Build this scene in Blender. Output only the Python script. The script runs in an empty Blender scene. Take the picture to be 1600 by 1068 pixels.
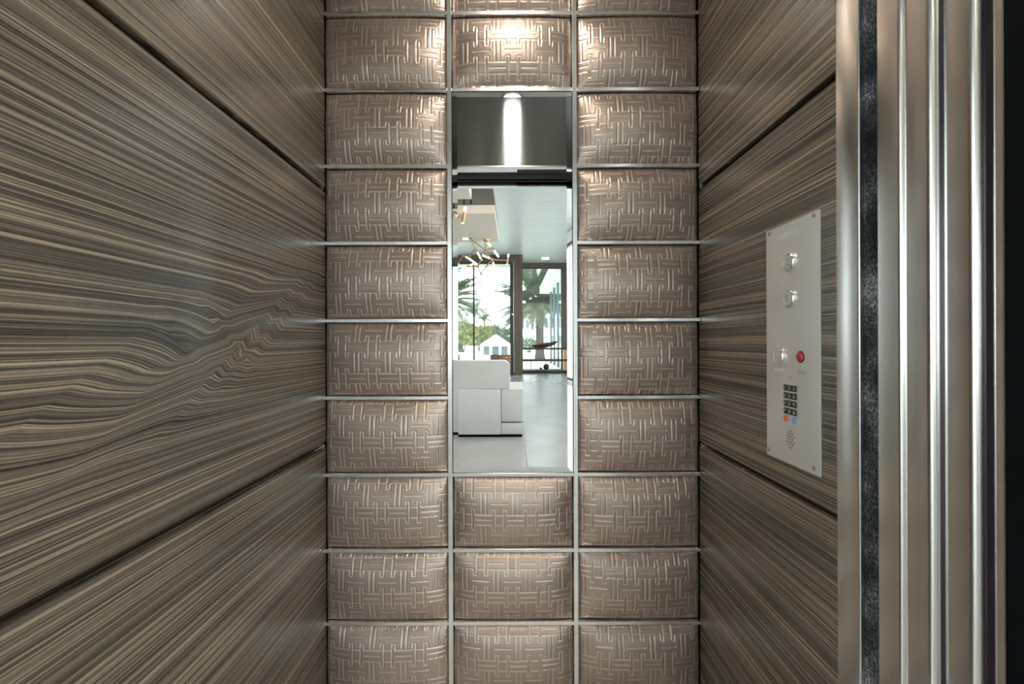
import bpy, bmesh, math, random
import numpy as np
from mathutils import Vector, Matrix

random.seed(7)
rng = np.random.default_rng(11)
scene = bpy.context.scene
COL = scene.collection

# ------------------------------------------------------------------ camera
F = 711.0                      # focal length in pixels of the 1600 wide frame
CX, CY = 802.0, 534.0          # vanishing point
CAMZ = 1.15
BACK = 1.28                    # distance to the face of the back wall
PX = BACK / F
cam_d = bpy.data.cameras.new('camera')
cam = bpy.data.objects.new('camera', cam_d)
COL.objects.link(cam)
cam_d.sensor_width = 36.0
cam_d.lens = 36.0 * F / 1600.0
cam_d.shift_x = -2.0 / 1600.0
cam_d.clip_start = 0.01
cam_d.clip_end = 400
cam_d.dof.use_dof = True
cam_d.dof.focus_distance = 1.7
cam_d.dof.aperture_fstop = 6.3
cam.matrix_world = (Matrix.Translation((0, 0, CAMZ)) @ Matrix.Rotation(math.pi / 2, 4, 'X')
                    @ Matrix.Rotation(math.radians(-0.2), 4, 'Z'))
scene.camera = cam

# ------------------------------------------------------------------ world, sun, exposure
SKY = 2.0
EXPOSURE = 1.9
SUN = 1.2
CAB_LAMP = 0.45
ADDED_LAMP = 14.0  # power of the round lamps added to brighten the room
w = bpy.data.worlds.new('sky')
scene.world = w
w.use_nodes = True
wn = w.node_tree.nodes
wl = w.node_tree.links
bg = wn['Background']
bg.inputs['Color'].default_value = (0.90, 0.95, 1.0, 1)
bg.inputs['Strength'].default_value = SKY

sun_d = bpy.data.lights.new('sun', 'SUN')
sun_d.energy = SUN
sun_d.angle = math.radians(3)
sun_d.color = (1.0, 0.95, 0.86)
sun = bpy.data.objects.new('sun', sun_d)
COL.objects.link(sun)
sun.rotation_euler = Vector((-0.35, -0.75, -0.95)).to_track_quat('-Z', 'Y').to_euler()

scene.view_settings.view_transform = 'Standard'
scene.view_settings.look = 'None'
scene.view_settings.gamma = 1.0
scene.view_settings.use_curve_mapping = False
scene.view_settings.exposure = EXPOSURE
scene.cycles.max_bounces = 14
scene.cycles.diffuse_bounces = 6
scene.cycles.glossy_bounces = 10
scene.cycles.transparent_max_bounces = 16
scene.cycles.sample_clamp_indirect = 8.0


# ------------------------------------------------------------------ helpers
def new_mat(name):
    m = bpy.data.materials.new(name)
    m.use_nodes = True
    nt = m.node_tree
    return m, nt, nt.nodes['Principled BSDF']


def N(nt, kind, **kw):
    n = nt.nodes.new(kind)
    for k, v in kw.items():
        setattr(n, k, v)
    return n


def math_node(nt, op, a, b=None, c=None):
    n = nt.nodes.new('ShaderNodeMath')
    n.operation = op
    for i, v in enumerate((a, b, c)):
        if v is None:
            continue
        if isinstance(v, (int, float)):
            n.inputs[i].default_value = v
        else:
            nt.links.new(v, n.inputs[i])
    return n.outputs[0]


def ramp(nt, fac, stops):
    r = nt.nodes.new('ShaderNodeValToRGB')
    el = r.color_ramp.elements
    while len(el) < len(stops):
        el.new(0.5)
    for e, (p, c) in zip(el, stops):
        e.position = p
        e.color = (*c, 1) if len(c) == 3 else c
    nt.links.new(fac, r.inputs['Fac'])
    return r.outputs['Color']


def noise(nt, vec, scale=1.0, detail=3.0, rough=0.5):
    n = nt.nodes.new('ShaderNodeTexNoise')
    n.inputs['Scale'].default_value = scale
    n.inputs['Detail'].default_value = detail
    n.inputs['Roughness'].default_value = rough
    if vec is not None:
        nt.links.new(vec, n.inputs['Vector'])
    return n.outputs['Fac']


def combine(nt, x, y, z):
    n = nt.nodes.new('ShaderNodeCombineXYZ')
    for i, v in enumerate((x, y, z)):
        if isinstance(v, (int, float)):
            n.inputs[i].default_value = v
        else:
            nt.links.new(v, n.inputs[i])
    return n.outputs[0]


def position(nt):
    g = nt.nodes.new('ShaderNodeNewGeometry')
    s = nt.nodes.new('ShaderNodeSeparateXYZ')
    nt.links.new(g.outputs['Position'], s.inputs[0])
    return g.outputs['Position'], s.outputs


def plain(name, col, rough=0.5, metal=0.0, spec=0.5, vary=0.06, scale=9.0):
    """a painted / moulded surface with a little cloudy unevenness"""
    m, nt, b = new_mat(name)
    pos, _ = position(nt)
    f = noise(nt, pos, scale, 4)
    lo = tuple(max(0, c * (1 - vary)) for c in col)
    hi = tuple(min(1, c * (1 + vary)) for c in col)
    nt.links.new(ramp(nt, f, [(0.3, lo), (0.7, hi)]), b.inputs['Base Color'])
    b.inputs['Roughness'].default_value = rough
    b.inputs['Metallic'].default_value = metal
    b.inputs['Specular IOR Level'].default_value = spec
    return m


def emit(name, col, strength):
    m, nt, b = new_mat(name)
    b.inputs['Base Color'].default_value = (*col, 1)
    b.inputs['Emission Color'].default_value = (*col, 1)
    b.inputs['Emission Strength'].default_value = strength
    return m


def steel(name, col=(0.56, 0.55, 0.53), rough=0.26, aniso=0.75, streak=(70.0, 70.0, 1.0), amount=0.10,
          tangent=(0, 0, 1), metal=1.0):
    """brushed stainless steel: the tangent is the direction highlights are drawn out in"""
    m, nt, b = new_mat(name)
    pos, _ = position(nt)
    mp = N(nt, 'ShaderNodeMapping')
    mp.inputs['Scale'].default_value = streak
    nt.links.new(pos, mp.inputs[0])
    f = noise(nt, mp.outputs[0], 6.0, 4, 0.6)
    lo = tuple(c * (1 - amount) for c in col)
    hi = tuple(min(1, c * (1 + amount)) for c in col)
    nt.links.new(ramp(nt, f, [(0.3, lo), (0.7, hi)]), b.inputs['Base Color'])
    b.inputs['Roughness'].default_value = rough
    b.inputs['Metallic'].default_value = metal
    b.inputs['Anisotropic'].default_value = aniso
    if aniso > 0:
        t = combine(nt, *[float(v) for v in tangent])
        nt.links.new(t, b.inputs['Tangent'])
    return m


def veneer(name, along='y', across='z', figure=None, rough=0.27, seed=0.0, tone=1.0, pale=False):
    """zebra veneer: fine stripes that run along one axis"""
    m, nt, b = new_mat(name)
    _, p = position(nt)
    a = p['XYZ'.index(along.upper())]
    c = p['XYZ'.index(across.upper())]
    if figure:                                  # a facetted figure in the grain, centred on (a0, c0)
        a0, c0, size = figure
        da = math_node(nt, 'SUBTRACT', a, a0)
        dc = math_node(nt, 'SUBTRACT', c, c0)
        def crease(k, pts, shift, squeeze):
            u = math_node(nt, 'MULTIPLY_ADD', dc, k, da)
            u01 = math_node(nt, 'MULTIPLY_ADD', u, squeeze, 0.5 + shift)
            fc = nt.nodes.new('ShaderNodeFloatCurve')
            cv = fc.mapping.curves[0]
            cv.points[0].location = pts[0]
            cv.points[1].location = pts[-1]
            for q in pts[1:-1]:
                cv.points.new(*q)
            for q in cv.points:
                q.handle_type = 'VECTOR'
            fc.mapping.update()
            nt.links.new(u01, fc.inputs['Value'])
            return math_node(nt, 'SUBTRACT', fc.outputs[0], 0.5)

        d = crease(-1.5, [(0, .5), (0.14, .5), (0.40, 0.24), (0.43, 0.24), (0.67, 0.80), (0.74, .62), (0.80, .66), (0.88, .5), (1, .5)], 0.0, 2.0)
        d2 = crease(1.2, [(0, .5), (0.20, .5), (0.30, 0.40), (0.38, 0.52), (0.60, 0.46), (0.66, 0.60), (0.74, .44), (0.84, .5), (1, .5)], -0.03, 2.4)
        d = math_node(nt, 'MULTIPLY_ADD', d2, 0.7, d)
        g = math_node(nt, 'MULTIPLY', math_node(nt, 'ABSOLUTE', math_node(nt, 'MULTIPLY_ADD', da, -0.25, dc)), -1.0 / 0.115)
        g = math_node(nt, 'MAXIMUM', math_node(nt, 'ADD', g, 1.0), 0.0)
        d = math_node(nt, 'MULTIPLY', math_node(nt, 'MULTIPLY', d, g), size)
        c = math_node(nt, 'SUBTRACT', c, d)
    warp = noise(nt, combine(nt, math_node(nt, 'MULTIPLY', a, 2.2), seed, math_node(nt, 'MULTIPLY', c, 5.0)), 1.0, 2)
    c = math_node(nt, 'MULTIPLY_ADD', math_node(nt, 'SUBTRACT', warp, 0.5), 0.007, c)
    fine = noise(nt, combine(nt, math_node(nt, 'MULTIPLY', a, 0.5), seed, math_node(nt, 'MULTIPLY', c, 800.0)), 1.0, 3, 0.65)
    mid = noise(nt, combine(nt, math_node(nt, 'MULTIPLY', a, 0.7), seed + 9, math_node(nt, 'MULTIPLY', c, 230.0)), 1.0, 2, 0.5)
    broad = noise(nt, combine(nt, math_node(nt, 'MULTIPLY', a, 0.5), seed + 5, math_node(nt, 'MULTIPLY', c, 26.0)), 1.0, 2)
    pore = noise(nt, combine(nt, math_node(nt, 'MULTIPLY', a, 60.0), seed + 3, math_node(nt, 'MULTIPLY', c, 900.0)), 1.0, 2)
    f = math_node(nt, 'MULTIPLY', fine, 0.82)
    f = math_node(nt, 'MULTIPLY_ADD', mid, 0.22, f)
    f = math_node(nt, 'MULTIPLY_ADD', broad, 0.10, f)
    f = math_node(nt, 'MULTIPLY_ADD', pore, 0.06, f)
    f = math_node(nt, 'SUBTRACT', f, 0.10)
    k = tone
    col = ramp(nt, f, [(0.40, (0.026 * k, 0.021 * k, 0.017 * k)), (0.47, (0.072 * k, 0.057 * k, 0.044 * k)),
                       (0.54, (0.12 * k, 0.093 * k, 0.068 * k)), (0.61, (0.36 * k, 0.272 * k, 0.185 * k))])
    if pale:  # grey colour in place of window light mirrored in the veneer
        col = ramp(nt, math_node(nt, 'MULTIPLY_ADD', broad, 0.5, math_node(nt, 'MULTIPLY', mid, 0.5)), [(0.35, (0.44, 0.46, 0.47)), (0.65, (0.62, 0.64, 0.65))])
    nt.links.new(col, b.inputs['Base Color'])
    b.inputs['Roughness'].default_value = rough
    b.inputs['Specular IOR Level'].default_value = 0.5
    bump = N(nt, 'ShaderNodeBump')
    bump.inputs['Strength'].default_value = 0.12
    bump.inputs['Distance'].default_value = 0.0006
    nt.links.new(f, bump.inputs['Height'])
    nt.links.new(bump.outputs[0], b.inputs['Normal'])
    return m


def glass_pane(name, tint=(0.93, 0.97, 0.97), refl=0.06):
    m = bpy.data.materials.new(name)
    m.use_nodes = True
    nt = m.node_tree
    nt.nodes.remove(nt.nodes['Principled BSDF'])
    t = nt.nodes.new('ShaderNodeBsdfTransparent')
    t.inputs[0].default_value = (*tint, 1)
    g = nt.nodes.new('ShaderNodeBsdfGlossy')
    g.inputs['Roughness'].default_value = 0.02
    mx = nt.nodes.new('ShaderNodeMixShader')
    mx.inputs[0].default_value = refl
    nt.links.new(t.outputs[0], mx.inputs[1])
    nt.links.new(g.outputs[0], mx.inputs[2])
    nt.links.new(mx.outputs[0], nt.nodes['Material Output'].inputs[0])
    return m


# --------------------------------------------------------- mesh building
class MB:
    """collects shapes and links them as one mesh object"""
    def __init__(self):
        self.bm = bmesh.new()

    def box(self, x0, x1, y0, y1, z0, z1, bevel=0.0, seg=2):
        x0, x1 = min(x0, x1), max(x0, x1)
        y0, y1 = min(y0, y1), max(y0, y1)
        z0, z1 = min(z0, z1), max(z0, z1)
        vs = [self.bm.verts.new(p) for p in ((x0, y0, z0), (x1, y0, z0), (x1, y1, z0), (x0, y1, z0),
                                             (x0, y0, z1), (x1, y0, z1), (x1, y1, z1), (x0, y1, z1))]
        fs = [self.bm.faces.new([vs[i] for i in q]) for q in
              ((0, 3, 2, 1), (4, 5, 6, 7), (0, 1, 5, 4), (1, 2, 6, 5), (2, 3, 7, 6), (3, 0, 4, 7))]
        if bevel > 0:
            es = list({e for f in fs for e in f.edges})
            bmesh.ops.bevel(self.bm, geom=es, offset=bevel, segments=seg, profile=0.6, affect='EDGES')
        return self

    def prism(self, pts, a0, a1, axis='z', bevel=0.0, seg=2):
        """a closed outline pushed along an axis; pts are the two other coordinates in xyz order"""
        def mk(p, a):
            if axis == 'z':
                return (p[0], p[1], a)
            if axis == 'x':
                return (a, p[0], p[1])
            return (p[0], a, p[1])
        lo = [self.bm.verts.new(mk(p, a0)) for p in pts]
        hi = [self.bm.verts.new(mk(p, a1)) for p in pts]
        n = len(pts)
        fs = [self.bm.faces.new(lo[::-1]), self.bm.faces.new(hi)]
        side = []
        for i in range(n):
            f = self.bm.faces.new((lo[i], lo[(i + 1) % n], hi[(i + 1) % n], hi[i]))
            fs.append(f)
        if bevel > 0:
            es = [e for e in {e for f in fs[2:] for e in f.edges}
                  if (e.verts[0] in lo) != (e.verts[1] in lo)]
            bmesh.ops.bevel(self.bm, geom=es, offset=bevel, segments=seg, profile=0.5, affect='EDGES')
        return self

    def tube(self, a, b, r0, r1=None, seg=10, caps=True):
        a, b = Vector(a), Vector(b)
        r1 = r0 if r1 is None else r1
        d = (b - a).normalized()
        up = Vector((0, 0, 1)) if abs(d.z) < 0.9 else Vector((1, 0, 0))
        s = d.cross(up).normalized()
        t = d.cross(s).normalized()
        ra, rb = [], []
        for i in range(seg):
            an = 2 * math.pi * i / seg
            o = s * math.cos(an) + t * math.sin(an)
            ra.append(self.bm.verts.new(a + o * r0))
            rb.append(self.bm.verts.new(b + o * r1))
        for i in range(seg):
            self.bm.faces.new((ra[i], ra[(i + 1) % seg], rb[(i + 1) % seg], rb[i]))
        if caps:
            self.bm.faces.new(ra[::-1])
            self.bm.faces.new(rb)
        return self

    def lathe(self, prof, c=(0, 0, 0), axis='z', seg=20):
        """prof: (radius, height) pairs turned about an axis through c"""
        rings = []
        for r, h in prof:
            ring = []
            for i in range(seg):
                an = 2 * math.pi * i / seg
                x, y = r * math.cos(an), r * math.sin(an)
                if axis == 'z':
                    p = (c[0] + x, c[1] + y, c[2] + h)
                elif axis == 'x':
                    p = (c[0] + h, c[1] + x, c[2] + y)
                else:
                    p = (c[0] + x, c[1] + h, c[2] + y)
                ring.append(self.bm.verts.new(p))
            rings.append(ring)
        for q in range(len(rings) - 1):
            for i in range(seg):
                j = (i + 1) % seg
                self.bm.faces.new((rings[q][i], rings[q][j], rings[q + 1][j], rings[q + 1][i]))
        self.bm.faces.new(rings[0][::-1])
        self.bm.faces.new(rings[-1])
        return self

    def quad(self, *pts):
        self.bm.faces.new([self.bm.verts.new(p) for p in pts])
        return self

    def build(self, name, mat, parent=None, origin=None, smooth=False, angle=40):
        bmesh.ops.recalc_face_normals(self.bm, faces=self.bm.faces)
        me = bpy.data.meshes.new(name)
        if origin is None:
            if parent is not None:
                origin = Vector((0, 0, 0))
            else:
                vs = [v.co for v in self.bm.verts]
                origin = Vector((sum(v.x for v in vs) / len(vs), sum(v.y for v in vs) / len(vs), min(v.z for v in vs)))
        origin = Vector(origin)
        base = parent_loc(parent) if parent is not None else Vector((0, 0, 0))
        if parent is not None:
            vs = [v.co for v in self.bm.verts]
            ctr = Vector((sum(v.x for v in vs) / len(vs), sum(v.y for v in vs) / len(vs), sum(v.z for v in vs) / len(vs)))
            origin = ctr
        for v in self.bm.verts:
            v.co -= origin
        self.bm.to_mesh(me)
        self.bm.free()
        if smooth:
            me.shade_smooth()
            try:
                me.set_sharp_from_angle(angle=math.radians(angle))
            except Exception:
                pass
        me.materials.append(mat)
        o = bpy.data.objects.new(name, me)
        COL.objects.link(o)
        o.location = origin - base
        if parent is not None:
            o.parent = parent
        return o


def parent_loc(p):
    v = Vector(p.location)
    while p.parent is not None:
        p = p.parent
        v += Vector(p.location)
    return v


def tag(o, label=None, cat=None, group=None, kind=None):
    if label:
        o['label'] = label
    if cat:
        o['category'] = cat
    if group:
        o['group'] = group
    if kind:
        o['kind'] = kind
    return o


def empty(name, loc):
    o = bpy.data.objects.new(name, None)
    o.empty_display_size = 0.05
    COL.objects.link(o)
    o.location = loc
    return o


def copy_tree(o, parent=None):
    c = o.copy()
    COL.objects.link(c)
    if parent is not None:
        c.parent = parent
    for ch in list(o.children):
        copy_tree(ch, c)
    return c


def structure(o, label=None):
    o['kind'] = 'structure'
    if label:
        o['label'] = label
    return o


def wz(py):            # height on the back wall of a pixel row
    return CAMZ + (CY - py) * PX


def wx(px):
    return (px - CX) * PX


def refl(px, py, R):   # a point seen in the mirror at unfolded distance R
    return Vector(((px - CX) * R / F, 2 * BACK - R, CAMZ + (CY - py) * R / F))


# ------------------------------------------------------------------ materials
M = {}
M['veneer_l'] = veneer('zebra_veneer_left', figure=(0.80, 1.145, 0.10), seed=1.3)
M['veneer_l2'] = veneer('zebra_veneer_left_plain', seed=4.1)
M['veneer_r'] = veneer('zebra_veneer_right', seed=7.7)
M['ceiling'] = veneer('glare_grey_ceiling', along='x', across='y', seed=2.0, rough=0.35, pale=True)  # window glare on the veneer, put into its colour
M['veneer_ceiling'] = veneer('zebra_veneer_ceiling', along='x', across='y', seed=2.0, rough=0.65)
M['veneer_column'] = veneer('zebra_veneer_column', along='z', across='x', seed=3.0, rough=0.35, tone=0.8)
M['bronze'] = plain('dark_bronze_reveal', (0.10, 0.065, 0.04), 0.28, 0.7)
M['steel'] = steel('brushed_steel', (0.64, 0.63, 0.61), 0.24, 0.3, (40.0, 40.0, 0.6), 0.03)
M['steel_trim'] = plain('satin_steel_trim', (0.90, 0.90, 0.89), 0.25, 1.0, vary=0.01, scale=3)
M['steel_door'] = steel('brushed_steel_door', (0.74, 0.72, 0.69), 0.20, 0.4, (30.0, 30.0, 0.6), 0.03)
M['steel_plate'] = steel('brushed_steel_plate', (0.70, 0.68, 0.65), 0.36, 0.5, (90, 90, 1.0), 0.04, metal=0.65)
M['steel_dark'] = steel('dark_steel_transom', (0.34, 0.38, 0.37), 0.22, 1.0, (1.0, 60, 80.0), 0.06)
M['chrome'] = plain('polished_chrome', (0.80, 0.80, 0.79), 0.10, 1.0, vary=0.02)
M['mark'] = plain('engraved_mark', (0.33, 0.32, 0.31), 0.5, 0.4)
M['etch'] = plain('pale_etched_letter', (0.80, 0.79, 0.77), 0.5, 0.2)
M['black'] = plain('black_paint', (0.003, 0.004, 0.005), 0.7, 0.0, 0.05)
M['black_gloss'] = plain('glossy_black', (0.012, 0.006, 0.014), 0.16, 0.0)
M['black_slot'] = plain('dark_green_black_slot', (0.012, 0.018, 0.020), 0.5)
M['key_black'] = plain('black_rubber_key', (0.02, 0.02, 0.02), 0.5)
M['key_red'] = plain('red_key', (0.75, 0.13, 0.08), 0.45)
M['key_blue'] = plain('blue_key', (0.16, 0.36, 0.68), 0.45)
M['red'] = plain('red_button', (0.42, 0.03, 0.03), 0.25)
M['white_wall'] = plain('white_plaster', (0.80, 0.79, 0.77), 0.8, vary=0.02)
M['white_paint'] = plain('white_paint', (0.82, 0.82, 0.81), 0.5, vary=0.02)
M['beige'] = plain('beige_plaster_cloud', (0.62, 0.53, 0.46), 0.7, vary=0.03, scale=3)
M['frame'] = plain('dark_window_frame', (0.035, 0.032, 0.030), 0.4, 0.3)
M['sofa'] = plain('white_leather', (0.42, 0.43, 0.425), 0.5, vary=0.03, scale=4)
M['tile'] = plain('pale_grey_floor_tile', (0.24, 0.238, 0.23), 0.25, vary=0.10, scale=2.2)
M['grout'] = plain('grey_grout', (0.20, 0.195, 0.19), 0.8)
M['cab_floor'] = plain('cab_floor_stone', (0.55, 0.54, 0.52), 0.3, vary=0.06)
M['brass'] = plain('aged_brass', (0.42, 0.25, 0.14), 0.28, 1.0)
M['tube'] = emit('frosted_glass_tube', (1.0, 0.93, 0.80), 0.30)
M['lens'] = emit('lamp_lens', (1.0, 0.93, 0.80), 6.0)
M['pane'] = glass_pane('window_pane')
M['oak'] = plain('pale_oak', (0.50, 0.30, 0.11), 0.45, vary=0.15, scale=14)
M['bowl'] = plain('dark_red_wood', (0.10, 0.035, 0.03), 0.4, vary=0.2, scale=14)
M['iron'] = plain('dark_bronze_ball', (0.05, 0.045, 0.035), 0.35, 0.5, vary=0.3, scale=30)
M['grass'] = plain('lawn', (0.40, 0.43, 0.30), 0.9, vary=0.2, scale=3)
M['paving'] = plain('pale_paving', (0.62, 0.60, 0.56), 0.8, vary=0.1, scale=1)
M['tent'] = plain('white_canvas', (0.85, 0.84, 0.83), 0.8, vary=0.02)
M['house'] = plain('white_render', (0.80, 0.79, 0.77), 0.8, vary=0.03)
M['far_window'] = plain('grey_blue_window', (0.12, 0.15, 0.17), 0.2)
M['bark'] = plain('palm_bark', (0.055, 0.045, 0.037), 0.9, vary=0.35, scale=8)
M['leaf1'] = plain('palm_leaf', (0.05, 0.078, 0.032), 0.55, vary=0.35, scale=2)
M['leaf2'] = plain('yellow_green_leaf', (0.15, 0.175, 0.05), 0.6, vary=0.3, scale=2)
M['leaf3'] = plain('mid_green_leaf', (0.065, 0.11, 0.055), 0.6, vary=0.3, scale=2)


def make_fabric():
    m, nt, b = new_mat('taupe_satin_upholstery')
    pos, p = position(nt)
    big = noise(nt, pos, 5.0, 3)
    weave = N(nt, 'ShaderNodeTexWave', wave_type='BANDS', bands_direction='X')
    weave.inputs['Scale'].default_value = 260
    weave.inputs['Distortion'].default_value = 1.0
    nt.links.new(pos, weave.inputs['Vector'])
    cloth = ramp(nt, big, [(0.3, (0.43, 0.333, 0.276)), (0.7, (0.50, 0.395, 0.335))])
    at = N(nt, 'ShaderNodeAttribute', attribute_name='line_sheen')      # sheen of the stitched fret lines, painted as a paler colour
    mix = N(nt, 'ShaderNodeMix', data_type='RGBA')
    nt.links.new(math_node(nt, 'MULTIPLY', at.outputs['Fac'], 0.75), mix.inputs['Factor'])
    nt.links.new(cloth, mix.inputs['A'])
    mix.inputs['B'].default_value = (0.74, 0.62, 0.54, 1)
    nt.links.new(mix.outputs['Result'], b.inputs['Base Color'])
    b.inputs['Metallic'].default_value = 0.72
    b.inputs['Roughness'].default_value = 0.35
    b.inputs['Specular IOR Level'].default_value = 0.6
    bump = N(nt, 'ShaderNodeBump')
    bump.inputs['Strength'].default_value = 0.10
    bump.inputs['Distance'].default_value = 0.0004
    nt.links.new(weave.outputs['Fac'], bump.inputs['Height'])
    nt.links.new(bump.outputs[0], b.inputs['Normal'])
    return m


M['fabric'] = make_fabric()


def make_mirror():
    m, nt, b = new_mat('silvered_mirror')
    b.inputs['Base Color'].default_value = (0.93, 0.95, 0.94, 1)
    b.inputs['Metallic'].default_value = 1.0
    b.inputs['Roughness'].default_value = 0.0
    return m


M['mirror'] = make_mirror()


def make_brush():
    m, nt, b = new_mat('dusty_black_brush_seal')
    pos, p = position(nt)
    mp = N(nt, 'ShaderNodeMapping')
    mp.inputs['Scale'].default_value = (1, 220, 140)
    nt.links.new(pos, mp.inputs[0])
    f = noise(nt, mp.outputs[0], 1.6, 5, 0.7)
    g = noise(nt, pos, 14, 3)
    f = math_node(nt, 'MULTIPLY', f, math_node(nt, 'MULTIPLY_ADD', g, 1.2, 0.35))
    nt.links.new(ramp(nt, f, [(0.36, (0.008, 0.010, 0.012)), (0.52, (0.06, 0.065, 0.075)), (0.68, (0.30, 0.30, 0.32))]),
                 b.inputs['Base Color'])
    b.inputs['Roughness'].default_value = 0.95
    b.inputs['Specular IOR Level'].default_value = 0.1
    return m


M['brush'] = make_brush()


def make_dotted():
    m, nt, b = new_mat('brown_dotted_fabric')
    pos, p = position(nt)
    v = N(nt, 'ShaderNodeTexVoronoi')
    v.inputs['Scale'].default_value = 9
    v.inputs['Randomness'].default_value = 0.1
    nt.links.new(pos, v.inputs['Vector'])
    nt.links.new(ramp(nt, v.outputs['Distance'], [(0.18, (0.45, 0.33, 0.25)), (0.3, (0.17, 0.075, 0.05))]), b.inputs['Base Color'])
    b.inputs['Roughness'].default_value = 0.8
    return m


M['dotted'] = make_dotted()

# ------------------------------------------------------------------ the cab: shell
XL, XR = wx(506), wx(1095)         # veneer faces of the left and right wall
CEIL = 2.30
HEAD = 1.96                        # underside of the door head
TRANS = 0.46                       # inner face of the transom
Z_UP, Z_LO = wz(293.5), wz(695)    # the two reveals in the veneer
GAP = 0.014


def side_wall(name, sgn, x, y0, mats, label):
    wall = MB().box(x + sgn * 0.014, x + sgn * 0.06, y0, BACK + 0.06, 0, CEIL).build(name, M['bronze'])
    structure(wall, label)
    zs = [(0.0, Z_LO - GAP / 2), (Z_LO + GAP / 2, Z_UP - GAP / 2), (Z_UP + GAP / 2, CEIL)]
    for (a, b), m in zip(zs, mats):
        MB().box(x, x + sgn * 0.0135, y0, BACK + 0.012, a, b, 0.0012, 1).build('veneer_panel', m, wall)
    for z in (Z_UP, Z_LO):           # slim bead along the foot of each reveal
        MB().tube((x + sgn * 0.011, y0, z - GAP / 2 + 0.0005), (x + sgn * 0.011, BACK - 0.01, z - GAP / 2 + 0.0005), 0.0022, seg=8).build('reveal_bead', M['bronze'], wall, smooth=True)
        MB().box(x - sgn * 0.003, x + sgn * 0.012, BACK - 0.016, BACK - 0.002, z - 0.006, z + 0.006, 0.001, 1).build('reveal_end_clip', M['chrome'], wall)
    return wall


WALL_L = side_wall('wall_left', -1, XL, 0.44, (M['veneer_l2'], M['veneer_l'], M['veneer_l2']),
                   'zebra wood veneer cab wall on the left with two dark reveals')
WALL_R = side_wall('wall_right', 1, XR, 0.742, (M['veneer_r'], M['veneer_r'], M['veneer_r']),
                   'zebra wood veneer cab wall carrying the steel control panel')

WALL_B = MB().box(XL - 0.06, XR + 0.06, BACK + 0.016, BACK + 0.06, 0, CEIL).build('wall_back', M['black'])
structure(WALL_B, 'back wall of taupe padded squares around a tall mirror')

cab_floor = MB().box(XL - 0.06, XR + 0.06, 0.16, BACK + 0.06, -0.03, 0.0).build('floor_cab', M['cab_floor'])
structure(cab_floor)
cab_ceiling = MB().box(XL - 0.06, XR + 0.06, 0.46, BACK + 0.06, CEIL, CEIL + 0.03).build('ceiling_cab', M['white_paint'])
structure(cab_ceiling)
bb = MB().box(XL, XR, BACK - 0.004, BACK + 0.016, 0.0, wz(1091), 0.002, 1).build('baseboard_back', M['steel'])
structure(bb)

# ------------------------------------------------------------------ padded panels and their metal strips
ROWS = [-98, 19.5, 139, 258.5, 379, 500, 621, 741.5, 860, 974, 1088]
COLS = [505.5, 703, 899, 1094.5]
TH, TV = 5.5, 7.5                       # strip widths in pixels
PERIOD = 0.0877

SEG_V = [(0.128, -0.333, 0.333), (-0.128, -0.333, 0.333), (0.23, 0.16, 0.333), (0.23, -0.333, -0.16),
         (-0.23, 0.16, 0.333), (-0.23, -0.333, -0.16), (0.428, 0.16, 0.84), (0.572, 0.16, 0.84)]
SEG_H = [(0.16, -0.10, 0.10), (-0.16, -0.10, 0.10), (0.333, 0.128, 0.23), (0.333, -0.23, -0.128),
         (-0.333, 0.128, 0.23), (-0.333, -0.23, -0.128), (0.16, 0.23, 0.77), (-0.16, 0.23, 0.77),
         (0.0, 0.25, 0.75), (0.5, -0.27, 0.27)]


def lattice(X, Z, ox, oz):
    """distance (metres) to the nearest stitched line of the fret pattern"""
    gx = X / PERIOD + ox
    gz = Z / PERIOD + oz
    best = np.full(X.shape, 9.0)
    for x0, a, b in SEG_V:
        dx = gx - x0
        dx -= np.round(dx)
        mid, half = (a + b) / 2, (b - a) / 2
        dz = gz - mid
        dz -= np.round(dz)
        dz = np.maximum(np.abs(dz) - half, 0)
        best = np.minimum(best, np.hypot(dx, dz))
    for z0, a, b in SEG_H:
        dz = gz - z0
        dz -= np.round(dz)
        mid, half = (a + b) / 2, (b - a) / 2
        dx = gx - mid
        dx -= np.round(dx)
        dx = np.maximum(np.abs(dx) - half, 0)
        best = np.minimum(best, np.hypot(dx, dz))
    return best * PERIOD


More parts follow.
